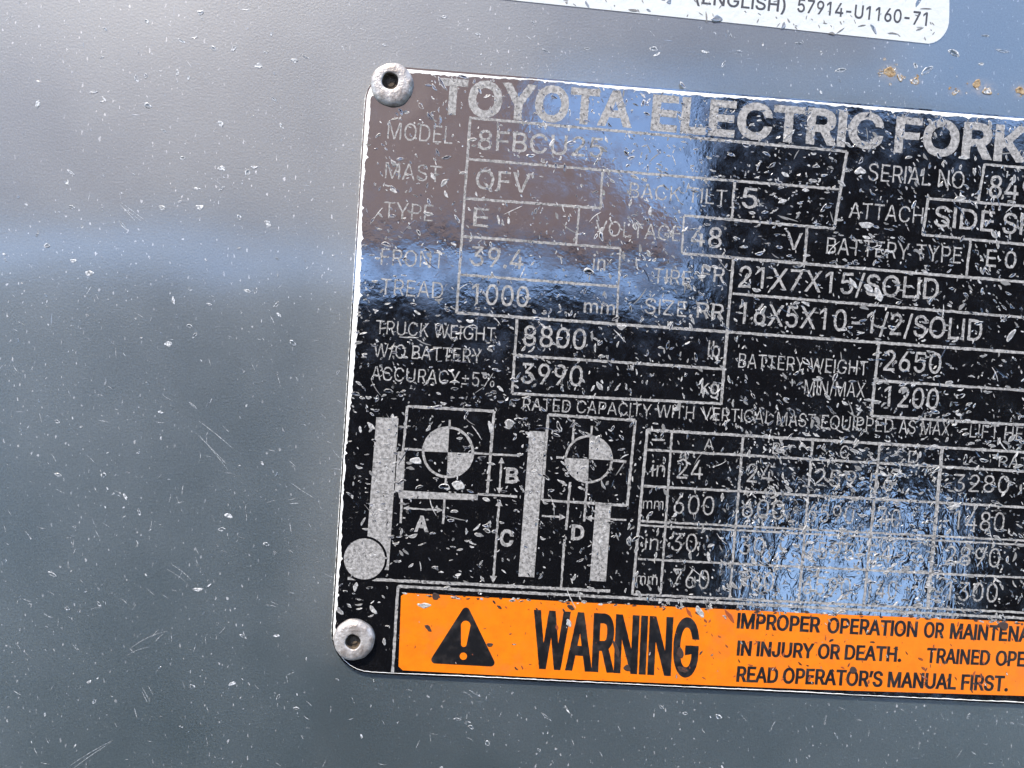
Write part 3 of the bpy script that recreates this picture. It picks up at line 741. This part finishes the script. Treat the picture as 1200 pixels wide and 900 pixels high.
# chips and scratches on the panel
cp_ = Chips(); zp = 0.000012
def free_panel(x, y):
    if x > 395 and edge_top(x) - 7 < y < edge_bot(x) + 7 and x > 380 + (740 - y) * .0628: return False
    if x > 440 and x < 500 and y < 80 and y > 70: return False
    if x < 1120 and x > 560 and y < 56 + (x - 1095) * .105 + 4: return False
    return True
for x, y, l, w, an in ((235, 15, 10, 9, 0), (123, 34, 8, 5, 40), (172, 25, 8, 6, 45), (213, 48, 13, 4, 35), (228, 44, 9, 3, -10), (250, 57, 10, 7, 45), (274, 57, 9, 7, -60), (312, 61, 8, 4, -10),
                       (160, 92, 11, 6, 70), (171, 89, 8, 6, 90), (208, 85, 10, 5, 95), (303, 77, 11, 9, 0), (345, 70, 11, 5, 5), (358, 67, 12, 4, 25), (110, 108, 13, 4, -8), (44, 122, 12, 8, -70), (122, 116, 10, 3, 55),
                       (173, 124, 11, 10, 30), (192, 153, 9, 4, 30), (259, 145, 10, 8, 60), (330, 148, 10, 4, 60), (321, 116, 10, 3, 40), (83, 202, 13, 4, 35), (78, 214, 8, 7, 80), (214, 185, 9, 6, 0), (260, 197, 12, 9, 10),
                       (290, 202, 9, 8, -60), (298, 196, 10, 5, 0), (230, 221, 12, 4, 5), (260, 221, 10, 4, -30), (190, 243, 10, 8, 20), (234, 243, 11, 9, 0), (280, 255, 9, 8, 70), (144, 264, 18, 4, 50), (84, 243, 9, 6, 20),
                       (314, 262, 12, 7, 40), (105, 320, 13, 9, 5), (86, 306, 9, 7, 0), (55, 288, 9, 8, 0), (203, 352, 12, 5, 80), (290, 341, 12, 5, 15), (300, 341, 9, 4, -70), (245, 357, 8, 4, 15), (324, 357, 11, 5, -45), (327, 369, 9, 4, 45),
                       (222, 382, 9, 6, 10), (228, 393, 10, 5, -50), (197, 403, 11, 9, 0), (343, 402, 11, 7, 40), (188, 483, 8, 4, 10), (67, 494, 8, 6, 20), (226, 475, 14, 3, 40), (245, 472, 14, 3, -55),
                       (68, 556, 11, 6, 15), (121, 557, 8, 8, -60), (147, 582, 10, 5, 60), (163, 600, 11, 4, 75), (268, 604, 12, 8, 20), (260, 620, 11, 6, 0), (61, 673, 14, 6, 30), (79, 713, 8, 6, 20), (116, 708, 9, 5, 50),
                       (232, 691, 15, 6, 0), (245, 686, 8, 3, -40), (312, 638, 9, 8, 20), (225, 805, 8, 8, 30), (272, 801, 11, 6, -20), (326, 817, 9, 5, -60), (347, 830, 9, 4, 5), (324, 745, 9, 5, 0), (285, 746, 12, 4, 30),
                       (557, 813, 20, 2, 30), (665, 832, 14, 3, 60), (640, 840, 18, 3, 40), (536, 843, 11, 5, 5), (552, 852, 9, 7, 30), (571, 871, 8, 7, 70), (775, 829, 10, 4, 40), (803, 836, 8, 5, 10), (842, 840, 10, 7, 30), (980, 862, 10, 3, 60),
                       (826, 61, 13, 5, 10), (766, 57, 12, 8, 10), (770, 64, 12, 4, -30), (848, 75, 11, 4, -60), (867, 60, 9, 3, 5), (855, 40, 12, 4, 60), (1086, 82, 20, 10, -35), (1118, 62, 18, 10, 30), (985, 82, 16, 7, -10), (936, 51, 10, 4, 5),
                       (1073, 77, 9, 6, 60), (1175, 60, 20, 5, 10), (1155, 42, 12, 4, 5), (1150, 75, 8, 5, 0), (688, 57, 9, 3, 10), (640, 60, 12, 3, 30), (625, 27, 10, 3, 40), (560, 40, 9, 4, 10), (520, 20, 9, 5, 0)):
    cp_.add(x, y, l * .85, w * .7, RAD(an), zp, .00005, 0, random.choice((0, 1, 1)), 1.0)
for _ in range(900):
    x, y = random.uniform(-160, 1500), random.uniform(-100, 1000)
    if not free_panel(x, y) or near_rivet(x, y): continue
    if x < 90 and y < 230 and random.random() < .7: continue
    ln = random.uniform(2, 6)
    cp_.add(x, y, ln, ln * random.uniform(.25, .6), RAD(random.gauss(70, 30) if random.random() < .6 else random.uniform(0, 180)), zp, random.uniform(.00001, .00004), random.choice((0, 1, 1)), random.choice((0, 1, 1)))
for _ in range(1500):
    x, y = random.uniform(-160, 1500), random.uniform(330 if random.random() < .75 else 0, 1000)
    if not free_panel(x, y) or near_rivet(x, y): continue
    cp_.streak(x, y, random.uniform(3, 13), random.uniform(.3, .6), RAD(random.gauss(60, 35)), zp, random.choice((0, 1)), random.uniform(-.5, .5), .000006)
for x, y, l, an, cv in ((83, 900, 95, -38, .15), (235, 505, 60, 42, .1), (330, 560, 60, 38, -.2), (150, 760, 70, -35, .5), (200, 665, 45, 33, .3), (180, 745, 26, -55, .3), (142, 240, 40, 38, 0), (170, 810, 24, 65, 0), (545, 812, 24, 25, .6)):
    for k in range(3):                           # scuffs come in bundles of fine parallel hairs
        cp_.streak(x + random.gauss(0, 4), y + random.gauss(0, 4), l * random.uniform(.4, 1), random.uniform(.3, .6), RAD(an + random.gauss(0, 4)), zp, random.choice((0, 1)), cv, .000005)
cp_.build('chip', [PCHIP, PANEL], panel, 'small pale chips, nicks and hair scratches in the grey paint')
# rust spots
rs = 0
for lst in ([(1043, 84, 15, 12, 10), (1055, 91, 10, 6, 60), (1034, 85, 12, 4, -10)], [(1073, 95, 9, 9, 0)], [(1145, 98, 12, 9, -60), (1157, 107, 12, 9, 10), (1120, 108, 10, 5, -30)], [(1196, 106, 12, 9, 30)]):
    r_ = Chips()
    for x, y, l, w, an in lst:
        r_.add(x, y, l, w, RAD(an), zp, .00012, 0, random.choice((0, 1)))
        for _ in range(4): r_.add(x + random.gauss(0, l * .5), y + random.gauss(0, w * .6), random.uniform(2, 5), random.uniform(1.5, 3), random.uniform(0, 3), zp, .00005, 0, random.choice((0, 1)))
    o = mesh_obj('rust_spot', r_.v, r_.f, [RUST, PCHIP], panel, r_.m, True)

# ------------------------------------------------------------------ white sticker above the plate
SO = P(860, -40)
stick = bpy.data.objects.new('sticker', None); COL.objects.link(stick); stick.matrix_world = M @ Matrix.Translation(SO); stick.empty_display_size = .01
tag(stick, 'white printed sticker with a rounded corner on the grey panel above the data plate', 'sticker')
sp_ = [(1113, -120), (1112, 18)]
for i in range(1, 9):
    t = i / 8 * math.pi / 2 * .95
    sp_.append((1086 + 26 * math.cos(t), 22 + 29.5 * math.sin(t)))
sp_ += [(1000, 42.3), (900, 31.5), (780, 19), (620, 2.5), (520, -8), (480, -13), (470, -20), (478, -180), (1100, -135)]
slab('sticker_sheet', [P(*q) for q in sp_], 0.0, 0.00012, PAPER, stick, org=SO)
text('(ENGLISH)', (815, 4), (920, 14.5), 16, 0.012, INK, stick, .00014, .1, .1, SO)
text('57914-U1160-71', (934, 14), (1086, 30.5), 16, 0.012, INK, stick, .00014, .1, .1, SO)
ck = Chips()
for x, y, l, w, an, m in ((840, 22, 14, 9, 5, 1), (828, 20, 14, 2, 85, 0), (1024, 34, 14, 4, 60, 1), (1010, 30, 10, 2, -10, 0), (784, 2, 6, 6, 80, 1), (985, 36, 12, 2, -35, 0), (975, 39, 8, 3, 10, 0), (918, 30, 10, 5, -70, 1), (924, 24, 6, 2, 60, 0), (1046, 39, 12, 2, 5, 0), (1076, 2, 14, 4, -60, 1), (1085, 10, 14, 2, 0, 0), (742, 12, 12, 4, 10, 0), (688, 5, 10, 3, 60, 1), (760, 12, 6, 3, 30, 1), (1078, 34, 10, 2, -20, 0)):
    ck.add(x, y, l, w, RAD(an), .00014, .00004, m, m)
for _ in range(60):
    x = random.uniform(640, 1100); y = random.uniform(-30, 1) + (x - 620) * .103
    if y > 48: continue
    ck.add(x, y, random.uniform(2, 7), random.uniform(.8, 1.6), ang_pick(), .00014, .00002, 0, 0)
ck.v = [v - SO for v in ck.v]
ck.build('scuff', [DULL, PANEL], stick, 'grey scuffs and torn nicks in the white sticker')

# ------------------------------------------------------------------ ground and added unseen shapes that the glossy plate mirrors
g = mesh_obj('ground', [(-900, -900, 0), (900, -900, 0), (900, 900, 0), (-900, 900, 0)], [(0, 1, 2, 3)], ASPH)
tag(g, kind='structure')
MI3 = M.to_3x3()
def mirror(px, py, D):
    """where the reflection at a place of the plate meets the vertical plane D metres in front of the panel"""
    r = ray(px, py); r.z = -r.z
    p = M @ P(px, py); d = MI3 @ r
    t = (-D - p.y) / d.y
    return p + d * t
def mirrored_sheet(name, pts, D, th, mat, parent=None):
    q = [mirror(x, y, D) for x, y in pts]
    q = [Vector((v.x, v.y, max(v.z, 0.0))) for v in q]
    k = len(q); vs = q + [v + Vector((0, -th, 0)) for v in q]
    fs = [tuple(range(k)), tuple(range(2 * k - 1, k - 1, -1))] + [(i, i + k, (i + 1) % k + k, (i + 1) % k) for i in range(k)]
    o = mesh_obj(name, vs, fs, mat, parent)
    bm = bmesh.new(); bm.from_mesh(o.data); bmesh.ops.recalc_face_normals(bm, faces=bm.faces); bm.to_mesh(o.data); bm.free()
    return o
D1 = 2.6
# added dark shape, unseen: four pieces round a gap, outlined for the plate's reflections
sh = bpy.data.objects.new('added_dark_shape', None); COL.objects.link(sh); sh.location = (0, -D1, 0)
tag(sh, 'added dark shape out of view, outlined to be mirrored as the black area of the plate', 'dark_shape')
def dark_shape_part(name, pts, th=0.08):
    o = mirrored_sheet(name, pts, D1, th, DARK_SHAPE)
    o.data.transform(Matrix.Translation((0, D1, 0))); o.parent = sh
    return o
dark_shape_part('low_dark_sheet', [(-260, 312), (420, 336), (840, 350), (898, 745), (898, 1400), (-500, 1400), (-500, 860), (-330, 700)])
dark_shape_part('upper_dark_sheet', [(830, 114), (1500, 165), (1500, 575), (1012, 572), (1006, 612), (850, 606), (822, 330)])
dark_shape_part('right_dark_sheet', [(1104, 577), (1500, 577), (1500, 1400), (1102, 1400)])
dark_shape_part('sill_dark_sheet', [(900, 745), (1100, 745), (1100, 1400), (900, 1400)])
bo = mirrored_sheet('added_brown_sheet', [(-420, -80), (1060, -80), (1040, 66), (655, 66), (600, 150), (700, 195), (810, 292), (780, 300), (560, 278), (-420, 225)], D1 + .3, .12, BROWN_SHEET)  # added brown sheet, out of view, shaped to give the plate its brown reflection
oc = sum((v.co for v in bo.data.vertices), Vector()) / len(bo.data.vertices)
bo.data.transform(Matrix.Translation(-oc)); bo.location = oc
tag(bo, 'added brown sheet out of view, outlined to be mirrored as the brown area of the plate', 'added_brown_sheet')
